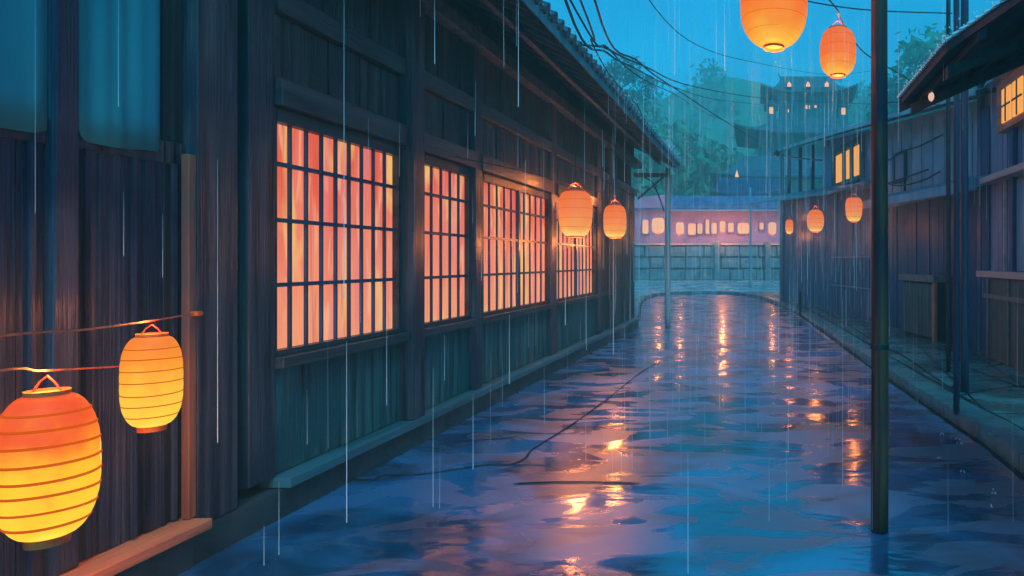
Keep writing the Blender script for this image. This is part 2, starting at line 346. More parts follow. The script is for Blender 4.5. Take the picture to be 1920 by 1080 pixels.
# ------------------------------------------------------------------ hills behind
G=[(-10,172,7,15,16),(0,185,47,150,30),(30,170,3,18,16),(-20,92,16,8.5,14),(-36,100,14,14,18),(4,76,8.5,26,16),(18,76,12,6.5,9),(25,80,12,8,10),(42,90,12,16,18),(8,120,22,35,20),(-14,70,7,9,9)]
def hz(x,y):
    z=.3
    for x0,y0,a,sx,sy in G: z+=a*math.exp(-((x-x0)/sx)**2-((y-y0)/sy)**2)
    f=min(1,max(0,(y-52)/10)); return .3+(z-.3)*f + f*1.0*mnoise.noise(Vector((x*.12,y*.12,0)))
mb=MB(); nx,ny=110,80; vs=[];fs=[]
for j in range(ny+1):
    for i in range(nx+1):
        x=-190+380*i/nx; y=50+170*(j/ny); vs.append((x,y,hz(x,y)))
for j in range(ny):
    for i in range(nx):
        a=j*(nx+1)+i; fs.append((a,a+1,a+nx+2,a+nx+1))
mb.add(vs,fs); struct('hills',mb,M['hill'],smooth=True)
def clump(mb,c,r,n,ls,sq=.8):
    for _ in range(n):
        d=Vector((random.gauss(0,1),random.gauss(0,1),random.gauss(0,1))).normalized()*r*random.uniform(.55,1.05); d.z*=sq
        p=c+d; a=Vector((random.gauss(0,1),random.gauss(0,1),random.gauss(0,1))).normalized(); b=a.cross(d).normalized() if a.cross(d).length>1e-4 else Vector((1,0,0))
        s_=ls*random.uniform(.6,1.4)
        mb.add([p-a*s_,p-b*s_*.6,p+a*s_,p+b*s_*.6],[(0,1,2,3)])
mb=MB(); tries=0; cnt=0
while cnt<620 and tries<9000:
    tries+=1
    y=random.choice([random.uniform(58,105),random.uniform(58,105),random.uniform(105,175)]); x=random.uniform(-.26*y,.36*y)
    z=hz(x,y)
    if z<3.5 or (abs(x-4.7)<9 and 62<y<82): continue
    r=random.uniform(1.5,3.2)*(1+y/180); clump(mb,Vector((x,y,z+r*.35)),r,70,.34*(1+y/130)); cnt+=1
struct('hillside_forest',mb,M['leaf'],kind='stuff')
def tree(loc,h,cr,label,lmat,n=26,seed=1,squash=1.0):
    random.seed(seed); x,y,z=loc; t=Thing('tree',label,'tree',loc)
    b=MB(); base=Vector(loc); top=base+Vector((.3,.2,h*.62)); b.tube([base-Vector((0,0,.4)),base.lerp(top,.5)+Vector((.15,0,0)),top],h*.035,8,h*.014)
    cl=[]
    for i in range(n):
        a=random.uniform(0,6.28); rr=cr*math.sqrt(random.random()); zz=random.uniform(.42,.95)
        rr*=math.sin(math.pi*min(1,max(.12,(1.02-zz)/.62)))**.6
        c=base+Vector((math.cos(a)*rr,math.sin(a)*rr,h*zz)); cl.append(c)
    for c in cl[::3]:
        s_=base.lerp(top,random.uniform(.5,1)); b.tube([s_,s_.lerp(c,.5)+Vector((0,0,.2)),c],h*.012,6,h*.004)
    t.part('trunk',b,M['trunk'],smooth=True)
    cb=MB()
    for c in cl: clump(cb,c,cr*random.uniform(.24,.42),170,cr*.045)
    t.part('crown',cb,lmat)
tree((-17.6,82,17.0),9.0,4.0,'tall rounded teal tree on the hill, leftmost above the long roof','t' and M['leaf_dark'],seed=3)
tree((14.2,62,9.5),10.0,3.2,'bushy round tree on the slope to the right of the thick wooden pole',M['leaf_dark'],seed=5)
tree((17.6,66,10.5),12.0,3.6,'tallest round-topped tree on the slope, behind the two thin right poles',M['leaf_dark'],seed=8)
tree((19.0,50,3.5),12.0,3.8,'rounded tree showing below the awning, above the small gable at the right edge',M['leaf_dark'],seed=11)
random.seed(21)

# ------------------------------------------------------------------ pagoda and gate
def hiproof(cx,cy,z0,z1,hx,hy,tx,ty,steps=8,lift=.35,thick=.14,p=1.7):
    mb=MB(); nseg=12; rings=[]
    def ring(t,dz):
        ax=hx+(tx-hx)*t; ay=hy+(ty-hy)*t; z=z0+(z1-z0)*(t**p)+dz; pts=[]
        cor=[(-1,-1),(1,-1),(1,1),(-1,1)]
        for i in range(4):
            a=cor[i]; b=cor[(i+1)%4]
            for k in range(nseg):
                u=k/nseg; x=a[0]+(b[0]-a[0])*u; y=a[1]+(b[1]-a[1])*u
                edge=min(abs(x),abs(y)) ; l=lift*(1-t)**2*edge**3
                pts.append((cx+x*ax,cy+y*ay,z+l))
        return pts
    allr=[ring(0,-thick)]+[ring(i/steps,0) for i in range(steps+1)]
    n=4*nseg; vs=[q for r in allr for q in r]; fs=[]
    for i in range(len(allr)-1):
        for k in range(n):
            k2=(k+1)%n; fs.append((i*n+k,i*n+k2,(i+1)*n+k2,(i+1)*n+k))
    fs.append(tuple(range(n))[::-1]); fs.append(tuple((len(allr)-1)*n+k for k in range(n)))
    mb.add(vs,fs); return mb
bx,by=4.75,72.0
t=Thing('pagoda','hazy tiered pagoda with flared roofs on the hill above the rooftops','pagoda',(bx,by,6.0))
mb=MB(); mb.box(bx-5.2,bx+5.2,by-4,by+4,5.0,15.0); t.part('lower_storey',mb,M['temple_wall'])
t.part('lower_roof',hiproof(bx,by,14.6,16.6,7.6,5.6,3.2,2.6,lift=.9),M['temple_roof'])
mb=MB(); mb.box(bx-2.95,bx+2.95,by-2.4,by+2.4,16.5,19.75)
t.part('upper_storey',mb,M['temple_wall'])
up=t.part('upper_roof',hiproof(bx,by,19.2,21.4,5.0,3.6,2.75,.35,lift=.75,p=2.2),M['temple_roof'])
mb=MB(); mb.box(bx-2.85,bx+2.85,by-.2,by+.2,21.35,21.62)
for s in (-1,1): mb.tube([(bx+s*2.8,by,21.4),(bx+s*2.95,by,21.7),(bx+s*3.05,by,22.1)],.1,6,.03)
t.part('ridge',mb,M['temple_wall'],up)
for s in (-1,0,1):
    c=Vector((bx+s*1.95-.05,by-2.9,20.0)); mb=MB(); mb.prism([c+Vector((-.42,0,-.25)),c+Vector((.42,0,-.25)),c+Vector((0,0,.55))],(0,1.4,0)); d=t.part('dormer',mb,M['temple_roof'],up)
    mb=MB(); mb.prism([c+Vector((-.22,-.03,-.2)),c+Vector((.22,-.03,-.2)),c+Vector((.2,-.03,.1)),c+Vector((0,-.03,.36)),c+Vector((-.2,-.03,.1))],(0,.02,0)); q=t.part('window',mb,M['temple_glow'],up)
for i in range(7):
    x=bx-2.9+5.8*i/6; mb=MB(); mb.box(x-.08,x+.08,by-2.48,by-2.36,16.5,19.5); t.part('column',mb,M['temple_roof'])
for (x,z,w,h) in ((bx-.05,17.8,.45,.4),(bx+.8,17.85,.3,.25),(bx-2.0,17.4,.25,.3),(bx-3.85,17.5,.4,.7),(bx+3.7,17.4,.4,.7)):
    side=abs(x-bx)>3.2
    if side:
        s_=1 if x>bx else -1
        mb=MB(); mb.box(x-.5,x+.5,by-2.2,by+.2,15.8,18.0); t.part('side_bay',mb,M['temple_wall'])
        mb=MB(); mb.prism([(x-.75,by-2.5,18.0),(x+.75,by-2.5,18.0),(x,by-2.5,18.5)],(0,3,0)); t.part('bay_roof',mb,M['temple_roof'])
        mb=MB(); mb.box(x-w/2,x+w/2,by-2.26,by-2.22,z-h/2,z+h/2); t.part('window',mb,M['temple_glow'])
    else:
        mb=MB(); mb.box(x-w/2,x+w/2,by-2.44,by-2.42,z-h/2,z+h/2); t.part('window',mb,M['temple_glow'])
for i in range(9):
    x=bx-4.9+9.8*i/8; mb=MB(); mb.box(x-.1,x+.1,by-4.1,by-3.98,8,14.5); t.part('column',mb,M['temple_roof'])
# hillside house below the pagoda
hx0=-.6
t=Thing('hillside_house','hazy low house with broad roof on the slope below the pagoda','house',(1.0,62,3.5))
mb=MB(); mb.box(-3.0,9.5,60,66,2,9.4); t.part('wall',mb,M['hill_wall'])
t.part('roof',hiproof(3.3,63,9.2,11.6,8.0,4.8,5.0,.3,lift=.4),M['temple_roof'])
mb=MB(); 
for i in range(6): mb=MB(); mb.box(-2.6+i*2.0,-1.5+i*2.0,59.93,59.99,6.2,7.8); t.part('window',mb,M['temple_roof'])

t=Thing('gate_tower','small gate tower with upturned slate roof behind the long lit hall','tower',(-1.0,50,.6))
mb=MB(); mb.box(-2.6,.5,48.9,52.0,.4,6.9); t.part('wall',mb,M['gate_dark'])
t.part('roof',hiproof(-1.05,50.5,6.6,8.0,2.75,2.4,2.2,.3,lift=.35,p=1.6),M['gate_dark'])
mb=MB(); mb.tube([(-1.95,50.5,8.1),(-1.95,50.5,8.35),(-1.95,50.5,8.6)],.15,10,.02); t.part('finial',mb,M['temple_glow'])  # finial's pale brightness is emission

# far lit hall closing the street
YF=45.0
t=Thing('lit_hall','long violet hall with a row of glowing windows closing the end of the street','building',(-4,YF,.6))
mb=MB(); mb.box(-15,4.5,YF,YF+3.5,.4,5.35); t.part('wall',mb,M['far_wall'])
mb=MB(); mb.prism([(-6.4,YF-.55,5.2),(-6.4,YF-.55,5.36),(-6.4,YF+1.2,6.25),(-6.4,YF+3.2,6.25),(-6.4,YF+3.9,5.3)],(11.5,0,0))
rf=t.part('roof',mb,M['far_roof'])
mb=MB(); mb.prism([(-15,YF-.3,5.25),(-6.45,YF-.3,6.2),(-6.45,YF-.3,5.36),(-6.45,YF-.3,5.2),(-15,YF-.3,5.1)],(0,3.6,0)); t.part('side_gable',mb,M['far_wall'])
mb=MB(); mb.box(-8.6,2.2,42.36,42.44,5.0,5.1); mb.box(-8.5,-8.4,42.4,YF,5.1,5.2); mb.box(2.0,2.1,42.4,YF,5.1,5.2); t.part('lantern_rail',mb,M['far_roof'])
mb=MB(); mb.box(-6.6,4.5,YF-.62,YF-.5,5.06,5.22); t.part('eave_board',mb,M['plaster_blue'])
wins=[(1205,1216,412,438),(1290,1305,419,440),(1308,1317,419,438),(1323,1330,412,438),(1334,1344,418,438),(1365,1376,418,435),(1383,1405,418,438),(1424,1432,418,430)]
for k,(x0,x1,y0,y1) in enumerate(wins):
    a=P(x0,y1,YF); b=P(x1,y0,YF); w=b.x-a.x; h=b.z-a.z; r=min(w,h)*.25; pts=[]
    for cxx,czz,a0 in ((b.x-r,b.z-r,0),(a.x+r,b.z-r,90),(a.x+r,a.z+r,180),(b.x-r,a.z+r,270)):
        for j in range(4): an=math.radians(a0+30*j); pts.append((cxx+r*math.cos(an),YF-.06,czz+r*math.sin(an)))
    mb=MB(); mb.prism(pts,(0,.04,0)); fr=MB(); 
    for q in ((a.x-.07,a.x-.01),(b.x+.01,b.x+.07)): fr.box(q[0],q[1],YF-.08,YF-.001,a.z-.05,b.z+.05)
    fr.box(a.x-.07,b.x+.07,YF-.08,YF-.001,a.z-.12,a.z-.06)
    f=t.part('window',fr,M['far_roof']); t.part('pane',mb,M['far_win'],f)
t2=Thing('stone_wall','low blue-grey stone block wall with a pale rail in front of the lit hall','wall',(-4,43.3,.5))
mb=MB(); mb.box(-15,3.5,43.3,44,.2,2.75); t2.part('core',mb,M['stone_joint'])
mb=MB(); x=-15
for row,(z0,z1) in enumerate(((.5,1.2),(1.27,1.95),(2.02,2.7))):
    x=-15+.3*row
    while x<3.2:
        w=random.uniform(.7,1.5); mb.box(x,x+w-.07,43.18+random.uniform(-.03,.03),43.29,z0,z1-random.uniform(0,.06)); x+=w
t2.part('stones',mb,M['stone'],bevel=.03)
mb=MB(); mb.box(-15,-3.2,43.1,44.1,2.76,2.86); mb.box(-2.7,2.6,43.1,44.1,2.76,2.86); t2.part('coping',mb,M['pink_board'])
for px in (1345,1440): 
    x=(px-CX)/F*43.2; mb=MB(); mb.box(x-.17,x+.17,42.9,43.17,.3,3.0); t2.part('pillar',mb,M['stone'],bevel=.02)

# ------------------------------------------------------------------ left wooden townhouse
LX=-3.27
def yy(px,X=3.27): return F*X/(CX-px)
Y0=3.77; Y1=17.03
t=Thing('wooden_townhouse','long dark wooden townhouse with glowing orange lattice windows along the street','house',(LX,Y0,0))
mb=MB(); mb.box(-8.2,-3.36,Y0+.02,Y1,0,4.3); mb.prism([(-8.2,Y1-.3,4.3),(-3.36,Y1-.3,4.3),(-5.8,Y1-.3,5.9)],(0,.3,0)); t.part('core',mb,M['dark'])
mb=MB(); mb.box(-3.46,-3.37,Y0+.03,Y1+.02,4.2,4.70); t.part('frieze',mb,M['soffit'])
mb=MB(); mb.prism([(-8.2,Y1+.04,4.2),(-3.3,Y1+.04,4.2),(-3.3,Y1+.04,4.66),(-5.8,Y1+.04,5.88),(-8.2,Y1+.04,4.8)],(0,.05,0)); t.part('gable',mb,M['board'])
# end wall boards
mb=MB(); x=-8.2
while x<-3.4:
    mb.box(x,x+.19,Y1,Y1+.03,.1,4.28); x+=.2
t.part('end_wall',mb,M['board'])
mb=MB(); mb.box(-3.4,-3.18,Y0-.05,Y1+.05,-.02,.19); t.part('plinth',mb,M['plinth'])
mb=MB(); mb.box(-3.34,-3.13,4.42,Y1+.06,.195,.262); t.part('ledge',mb,M['ledge'],bevel=.006)
def boards(ya,yb,z0,z1,w=.19,x=LX,gap=.012):
    mb=MB(); n=max(1,round((yb-ya)/w)); ww=(yb-ya)/n
    for i in range(n):
        j=random.uniform(-.006,.006); mb.box(x-.05,x+j,ya+i*ww+gap/2,ya+(i+1)*ww-gap/2,z0,z1)
    return mb
def post(ya,yb,xf,z0,z1,mat=None,lab=None): 
    mb=MB(); mb.box(-3.36,xf,ya,yb,z0,z1); return t.part('post',mb,mat or M['post'],bevel=.008,label=lab)
post(3.77,4.06,-3.195,.195,4.5); post(4.20,4.425,-3.235,.265,4.45)
post(6.01,6.22,-3.15,.265,4.4); post(7.43,7.60,-3.20,.265,4.36)
mb=MB(); mb.box(-3.36,-3.31,4.06,4.20,.2,4.4); t.part('recess',mb,M['dark'])
posts=[(10.16,10.42),(13.0,13.3),(14.2,14.75)]
for a,b in posts: post(a,b,-3.215,.265,4.3)
bays=[(4.43,6.005,[(4.47,5.96,9)]),(6.225,7.425,[(6.42,7.40,5)]),(7.605,10.155,[(7.78,10.12,10)]),(10.425,12.99,[(10.5,12.9,10)])]
ZS,ZT=1.10,2.64
for bi,(ya,yb,ws) in enumerate(bays):
    t.part('lower_boards',boards(ya,yb,.27,.98,.24 if bi else .31),M['board_low'])
    t.part('upper_boards',boards(ya,yb,2.93,3.36,.2),M['board'])
    t.part('attic_boards',boards(ya,yb,3.53,4.10,.25),M['board'])
    mb=MB(); mb.box(-3.34,-3.19,ya,yb,2.74,2.925); t.part('lintel',mb,M['beam'],bevel=.008)
    mb=MB(); mb.box(-3.34,-3.21,ya,yb,3.365,3.525); t.part('beam',mb,M['beam'],bevel=.008)
    mb=MB(); mb.box(-3.34,-3.18,ya,yb,.985,1.06); t.part('window_sill',mb,M['beam'],bevel=.006)
    for (wa,wb,nc) in ws:
        fr=MB(); fr.box(-3.33,-3.255,ya,wa,1.065,2.735); fr.box(-3.33,-3.255,wb,yb,1.065,2.735)
        fr.box(-3.33,-3.25,wa,wb,1.065,ZS); fr.box(-3.33,-3.25,wa,wb,ZT,2.735)
        f=t.part('window',fr,M['beam'])
        pa=MB(); pa.box(-3.325,-3.31,wa+.002,wb-.002,ZS+.002,ZT-.002); t.part('paper_pane',pa,M['shoji'],f)
        la=MB(); 
        for i in range(1,nc):
            y=wa+(wb-wa)*i/nc; th=.009 if bi<3 else .012; la.box(-3.30,-3.278,y-th,y+th,ZS,ZT)
        for z in (2.36,1.98,1.54): la.box(-3.305,-3.272,wa,wb,z-.014,z+.014)
        if bi>=2: y=(wa+wb)/2; la.box(-3.306,-3.262,y-.03,y+.03,ZS,ZT)
        t.part('lattice',la,M['lattice'],f)
t.part('lower_boards',boards(13.3,14.2,.27,3.36,.2),M['board'])
t.part('lower_boards',boards(14.75,Y1,.27,3.36,.2),M['board'])
mb=MB(); mb.box(-3.34,-3.21,13.3,14.19,3.365,3.525); mb.box(-3.34,-3.21,14.76,Y1,3.365,3.525); mb.box(-3.34,-3.22,13.31,14.19,1.0,1.08); t.part('beam',mb,M['beam'],bevel=.006)
mb=MB(); mb.box(-3.36,-3.14,Y0+.3,Y1+.35,4.11,4.27); t.part('wall_plate',mb,M['rafter'],bevel=.008)
# roof: thin deck over rafters, tile rolls and eave caps
EX,EZ=-2.25,4.18; RX,RZ=-5.8,5.95; ya,yb=3.3,17.6
sl=(RZ-EZ)/(RX-EX)
mb=MB(); 
def rz(x): return EZ+(x-EX)*sl
mb.prism([(EX,ya,EZ),(RX,ya,RZ),(-8.6,ya,RZ-1.3),(-8.6,ya,RZ-1.18),(RX,ya,RZ+.13),(EX,ya,EZ+.1)],(0,yb-ya,0))
roof=t.part('roof',mb,M['soffit'])
mb=MB(); y=ya+.1
while y<yb:
    mb.tube([(EX-.02,y,EZ+.115),(RX,y,RZ+.15)],.055,8); y+=.24
mb.prism([(EX+.04,ya,EZ+.10),(RX,ya,RZ+.135),(RX,ya,RZ+.16),(EX+.04,ya,EZ+.13)],(0,yb-ya,0))
t.part('tiles',mb,M['tile'],roof)
y=ya+.1
while y<yb: mb=MB(); mb.tube([(EX-.025,y,EZ+.112),(EX+.075,y,EZ+.082)],.062,12); t.part('eave_cap',mb,M['tile'],roof); y+=.24
mb=MB(); mb.prism([(EX+.0,ya,EZ-.06),(EX+.035,ya,EZ-.075),(EX+.035,ya,EZ+.07),(EX+.0,ya,EZ+.085)],(0,yb-ya,0)); t.part('fascia',mb,M['tile'],roof)
y=ya+.2
while y<yb-.1:
    mb=MB(); mb.prism([(EX-.01,y,EZ-.075),(-3.36,y,rz(-3.36)-.08),(-3.36,y,rz(-3.36)-.003),(EX-.01,y,rz(EX-.01)-.003)],(0,.055,0)); t.part('rafter',mb,M['rafter'],roof); y+=.36
mb=MB(); mb.box(-2.75,-2.68,ya+.1,yb-.02,rz(-2.72)-.17,rz(-2.72)-.085); t.part('purlin',mb,M['rafter'],roof,bevel=.005)
# end bracket under the eave
mb=MB(); mb.box(-3.3,-2.4,17.06,17.14,3.86,3.96); t.part('bracket',mb,M['rafter'])
mb=MB(); mb.tube([(-3.2,17.1,3.3),(-2.55,17.1,3.86)],.03,6); t.part('brace',mb,M['rafter'])

# near board fence wall with frosted panels
t=Thing('board_wall','dark vertical board wall with teal hanging cloths behind the two yellow lanterns','wall',(LX,-2,0))
mb=MB(); y=-2.0
while y<3.60:
    mb.box(LX-.05,LX+random.uniform(-.008,.008),y+.006,y+.114,.26,2.25); y+=.12
t.part('boards',mb,M['board_near'])
mb=MB(); y=-1.95
while y<3.6: mb.box(LX+.008,LX+.022,y+.108,y+.132,.27,2.24); y+=.24
t.part('battens',mb,M['board_near'])
mb=MB(); y=3.585
mb.box(LX-.06,LX-.01,3.6,3.765,.26,4.4); mb.box(LX-.01,LX+.01,3.63,3.64,.26,4.4); mb.box(LX-.01,LX+.01,3.69,3.7,.26,4.4); t.part('end_panel',mb,M['dark'])
mb=MB(); mb.box(LX-.08,LX+.010,-2,3.76,2.235,2.36); t.part('rail',mb,M['post'],bevel=.01)
mb=MB(); mb.box(-3.242,-3.197,3.715,3.764,.26,2.3); t.part('lit_corner_strip',mb,M['lit_strip'],bevel=.005)  # added strip: stands in for the lantern-lit near face of the corner post
for (a,b) in ((3.04,3.15),(1.2,1.36),(-.6,-.44)):
    mb=MB(); mb.box(LX-.08,LX+.045,a,b,.26,4.2); t.part('post',mb,M['dark' if 0 else 'board_near'],bevel=.012)
mb=MB(); mb.box(LX-.08,LX+.06,-2,3.76,3.9,4.15); t.part('top_beam',mb,M['board_near'])
for (a,b) in ((3.155,3.60),(1.365,3.035),(-.43,1.19)):
    # hanging cloth: softly waved sheet, rounded corners, uneven hem laid over the rail
    n=28; vs=[]; fs=[]; rows=10
    for i in range(n+1):
        u=i/n; y=a+.004+(b-a-.008)*u; e=u*(b-a); r=.055
        hem=2.285+.012*math.sin(u*5+a)-.012*u
        if e<r: hem+=r-math.sqrt(max(0,r*r-(r-e)**2))
        e2=(1-u)*(b-a)
        if e2<.025: hem+=.02*(1-e2/.025)
        for k in range(rows+1):
            z=hem+(3.9-hem)*k/rows; vs.append((LX+.026+.007*math.sin(u*13+a*3)*(1-.5*k/rows)+.004*math.sin(u*29),y,z))
    m_=rows+1
    for i in range(n):
        for k in range(rows): fs.append((i*m_+k,(i+1)*m_+k,(i+1)*m_+k+1,i*m_+k+1))
    mb=MB(); mb.add(vs,fs); o_=t.part('hanging_cloth',mb,M['frosted'],smooth=True); sm=o_.modifiers.new('thickness','SOLIDIFY'); sm.thickness=.003
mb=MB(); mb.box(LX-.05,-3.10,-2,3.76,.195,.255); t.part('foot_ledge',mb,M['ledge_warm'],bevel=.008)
mb=MB(); mb.box(LX-.06,-3.17,-2,3.715,-.02,.19); t.part('plinth',mb,M['plinth'])

# ------------------------------------------------------------------ right houses on one slanting wall line
A=Vector((3.92,12.1,0)); B=Vector((.8,28,0)); U=(B-A).normalized(); NN=Vector((-U.y,U.x,0))
def W(s,d,z): p=A+U*s+NN*d; return Vector((p.x,p.y,z))
def ZE(s): return 4.92+(s-5.1)*(.082 if s<5.1 else .122)
def DE(s): return 1.0+(s-5.1)*(.075 if s<5.1 else -.08)
def s_at(px): k=(px-CX)/F; return (k*A.y-A.x)/(U.x-k*U.y)
def eave(s): return ZE(s)+.22*max(DE(s),0.1)
# far house
t=Thing('corner_house','violet two-storey house with three lit upper panes behind the hanging lanterns','house',W(10,0,.12))
sA,sB=5.2,16.2
mb=MB(); mb.fbox(W,sA,sB,-5,-.03,.0,3.5); t.part('ground_core',mb,M['dark'])
mb=MB(); s=sA
while s<sB-.05:
    w=.30; j=random.uniform(-.012,.012); mb.fbox(W,s+.008,min(s+w-.008,sB),-.03,.0+j,.12,3.60+.05*(s-sA)); s+=w
t.part('ground_boards',mb,M['board_violet'])
mb=MB(); mb.hexa([W(sA,-4.5,3.4),W(10.2,-4.5,3.4),W(10.2,-.05,3.4),W(sA,-.05,3.4)],[W(sA,-4.5,eave(sA)),W(10.2,-4.5,eave(10.2)),W(10.2,-.05,eave(10.2)),W(sA,-.05,eave(sA))]); t.part('upper_wall',mb,M['plaster_violet'])
wa,wb=s_at(1612),s_at(1566); zb,zt=4.12,4.95
fr=MB(); tot=wb-wa
fr.fbox(W,wa-.25,wb+.3,-.05,.03,zb-.2,zb-.04); fr.fbox(W,wa-.25,wb+.3,-.05,.03,zt+.04,zt+.2)
fr.fbox(W,wa-.25,wa-.04,-.05,.028,zb-.04,zt+.04); fr.fbox(W,wb+.06,wb+.3,-.05,.028,zb-.04,zt+.04)
w1=tot*.24; xs=[(wa,wa+tot*.25),(wa+tot*.37,wa+tot*.56),(wa+tot*.68,wb)]
fr.fbox(W,xs[0][1]+.02,xs[1][0]-.02,-.05,.02,zb-.04,zt+.04); fr.fbox(W,xs[1][1]+.02,xs[2][0]-.02,-.05,.02,zb-.04,zt+.04)
f=t.part('window',fr,M['post'])
for a,b in xs:
    mb=MB(); mb.fbox(W,a,b,-.049,-.02,zb,zt); t.part('pane',mb,M['warm_win'],f)
mb=MB(); mb.fbox(W,4.9,9.9,0,.12,3.78,3.86); mb.fbox(W,6.2,9.6,.02,.16,3.93,3.98); t.part('ledge',mb,M['ledge'])
def sroof(s0,s1,rise,thick):
    mb=MB(); lo=[W(s0,DE(s0),ZE(s0)),W(s1,DE(s1),ZE(s1)),W(s1,-3.2,ZE(s1)+rise),W(s0,-3.2,ZE(s0)+rise)]
    mb.hexa(lo,[p+Vector((0,0,thick)) for p in lo]); return mb
def fascia(s0,s1):
    mb=MB(); mb.hexa([W(s0,DE(s0)+.003,ZE(s0)+.04),W(s1,DE(s1)+.003,ZE(s1)+.04),W(s1,DE(s1)+.04,ZE(s1)+.04),W(s0,DE(s0)+.04,ZE(s0)+.04)],
        [W(s0,DE(s0)+.003,ZE(s0)+.14),W(s1,DE(s1)+.003,ZE(s1)+.14),W(s1,DE(s1)+.04,ZE(s1)+.14),W(s0,DE(s0)+.04,ZE(s0)+.14)]); return mb
rf=t.part('roof',sroof(5.13,16.4,1.2,.12),M['soffit'])
mb=MB()
for i in range(29):
    s=5.4+i*.38; mb.tube([W(s,DE(s)-.01,ZE(s)+.12),W(s,-3.2,ZE(s)+1.32)],.025,6)
t.part('roof_ribs',mb,M['roof_metal'],rf)
t.part('fascia',fascia(5.13,16.4),M['zinc'],rf)
mb=MB(); mb.tube([W(16.35,.12,ZE(16.4)-.03),W(16.7,.14,ZE(16.4)-.0)],.13,10); t.part('gutter_end',mb,M['cable'],rf)
mb=MB()
for s in (15.9,14.0,12.2,10.4): mb.fbox(W,s-.06,s+.06,-.3,-.18,4.0,ZE(s)+.12)
t.part('balcony_posts',mb,M['board_navy'])
mb=MB(); mb.fbox(W,10.2,16.2,-4.5,.0,3.86,4.1,0.3); t.part('balcony_floor',mb,M['board_navy'])
for s0,zz in ((16.1,0),):
    mb=MB(); mb.tube([W(s0,.02,.12),W(s0,.02,ZE(s0)-.01)],.085,10); t.part('post',mb,M['pole_pale'])
mb=MB(); mb.tube([W(16.0,.05,ZE(16)-.12),W(13,.03,ZE(13)-.35),W(10.2,0,eave(10)-.6)],.03,6); t.part('brace',mb,M['cable'])
aw=MB(); lo=[W(5.3,1.25,3.42),W(17.2,1.25,4.12),W(16.4,0,4.45),W(5.3,0,3.75)]; aw.hexa(lo,[p+Vector((0,0,.07)) for p in lo]); t.part('awning',aw,M['roof_metal'])
mb=MB()
for i in range(3): mb.fbox(W,5.6+i*1.05,6.35+i*1.05,.012,.03,.9,1.75)
t.part('shutter',mb,M['board_navy'])
mb=MB(); mb.fbox(W,5.4,9.0,.012,.05,1.8,1.84); mb.fbox(W,5.4,9.0,.012,.05,.95,.99); t.part('rail',mb,M['plaster_violet'])
# middle house
t=Thing('blue_house','blue plaster house with dark boarded ground floor behind the right-hand poles','house',W(2.5,0,.12))
sA,sB=-.6,5.1
mb=MB(); mb.fbox(W,sA,sB,-5,-.03,.0,3.25); t.part('ground_core',mb,M['dark'])
mb=MB(); s=sA
while s<sB-.05:
    w=.22; j=random.uniform(-.012,.012); mb.fbox(W,s+.006,min(s+w-.006,sB),-.03,j,.12,3.0); s+=w
t.part('ground_boards',mb,M['board_navy'])
mb=MB(); mb.hexa([W(sA,-4.5,3.0),W(sB,-4.5,3.0),W(sB,-.02,3.0),W(sA,-.02,3.0)],[W(sA,-4.5,eave(sA)),W(sB,-4.5,eave(sB)),W(sB,-.02,eave(sB)),W(sA,-.02,eave(sA))]); t.part('upper_wall',mb,M['plaster_blue'])
mb=MB(); s=sA+.3
while s<sB: mb.fbox(W,s,s+.035,-.019,.0,3.2,eave(s)-.2); s+=.55
t.part('wall_battens',mb,M['plaster_blue'])
rf=t.part('roof',sroof(-.9,5.1,1.2,.12),M['soffit'])
mb=MB()
for i in range(16):
    s=-.8+i*.38; mb.tube([W(s,DE(s)-.01,ZE(s)+.12),W(s,-3.2,ZE(s)+1.32)],.025,6)
t.part('roof_ribs',mb,M['roof_metal'],rf)
t.part('fascia',fascia(-.9,5.1),M['zinc'],rf)
lo=[W(-.7,.75,2.86),W(5.1,.75,2.98),W(5.1,-.0,3.2),W(-.7,-.0,3.08)]; aw=MB(); aw.hexa(lo,[p+Vector((0,0,.16)) for p in lo]); t.part('awning',aw,M['plaster_blue'])
fr=MB(); a,b=s_at(1700),s_at(1676); fr.fbox(W,a,b,-.01,.035,3.55,3.62); fr.fbox(W,a,b,-.01,.035,4.2,4.27); fr.fbox(W,a,a+.08,-.01,.033,3.62,4.2); fr.fbox(W,b-.08,b,-.01,.033,3.62,4.2)
f=t.part('window',fr,M['board_navy']); mb=MB(); mb.fbox(W,a+.08,b-.08,-.015,.005,3.62,4.2); t.part('pane',mb,M['wall_slate'],f)
mb=MB(); 
pts=[W(4.6,.12,4.2),W(3.8,.15,4.12),W(3.3,.15,4.2),W(2.2,.15,4.16),W(1.2,.12,4.22)]; mb.tube(smooth_path(pts,5),.016,6)
pts=[W(4.2,.12,3.6),W(3.2,.18,3.42),W(2.0,.18,3.4),W(1.3,.12,3.5)]; mb.tube(smooth_path(pts,5),.016,6)
mb.tube([W(3.1,.1,4.2),W(3.1,.1,3.1)],.03,6); mb.tube([W(1.9,.1,3.62),W(4.2,.1,3.58)],.018,6)
t.part('conduit',mb,M['cable'])
mb=MB(); 
a=W(3.75,.45,.12); mb.tube([a,a+Vector((0,0,4.05))],.035,8); t.part('downpipe',mb,M['pole_pale'])
# corner post between the two right-hand houses
t.part('corner_post',MB().fbox(W,-.6,-.35,.0,.14,.12,eave(0)-.25),M['board_navy'])
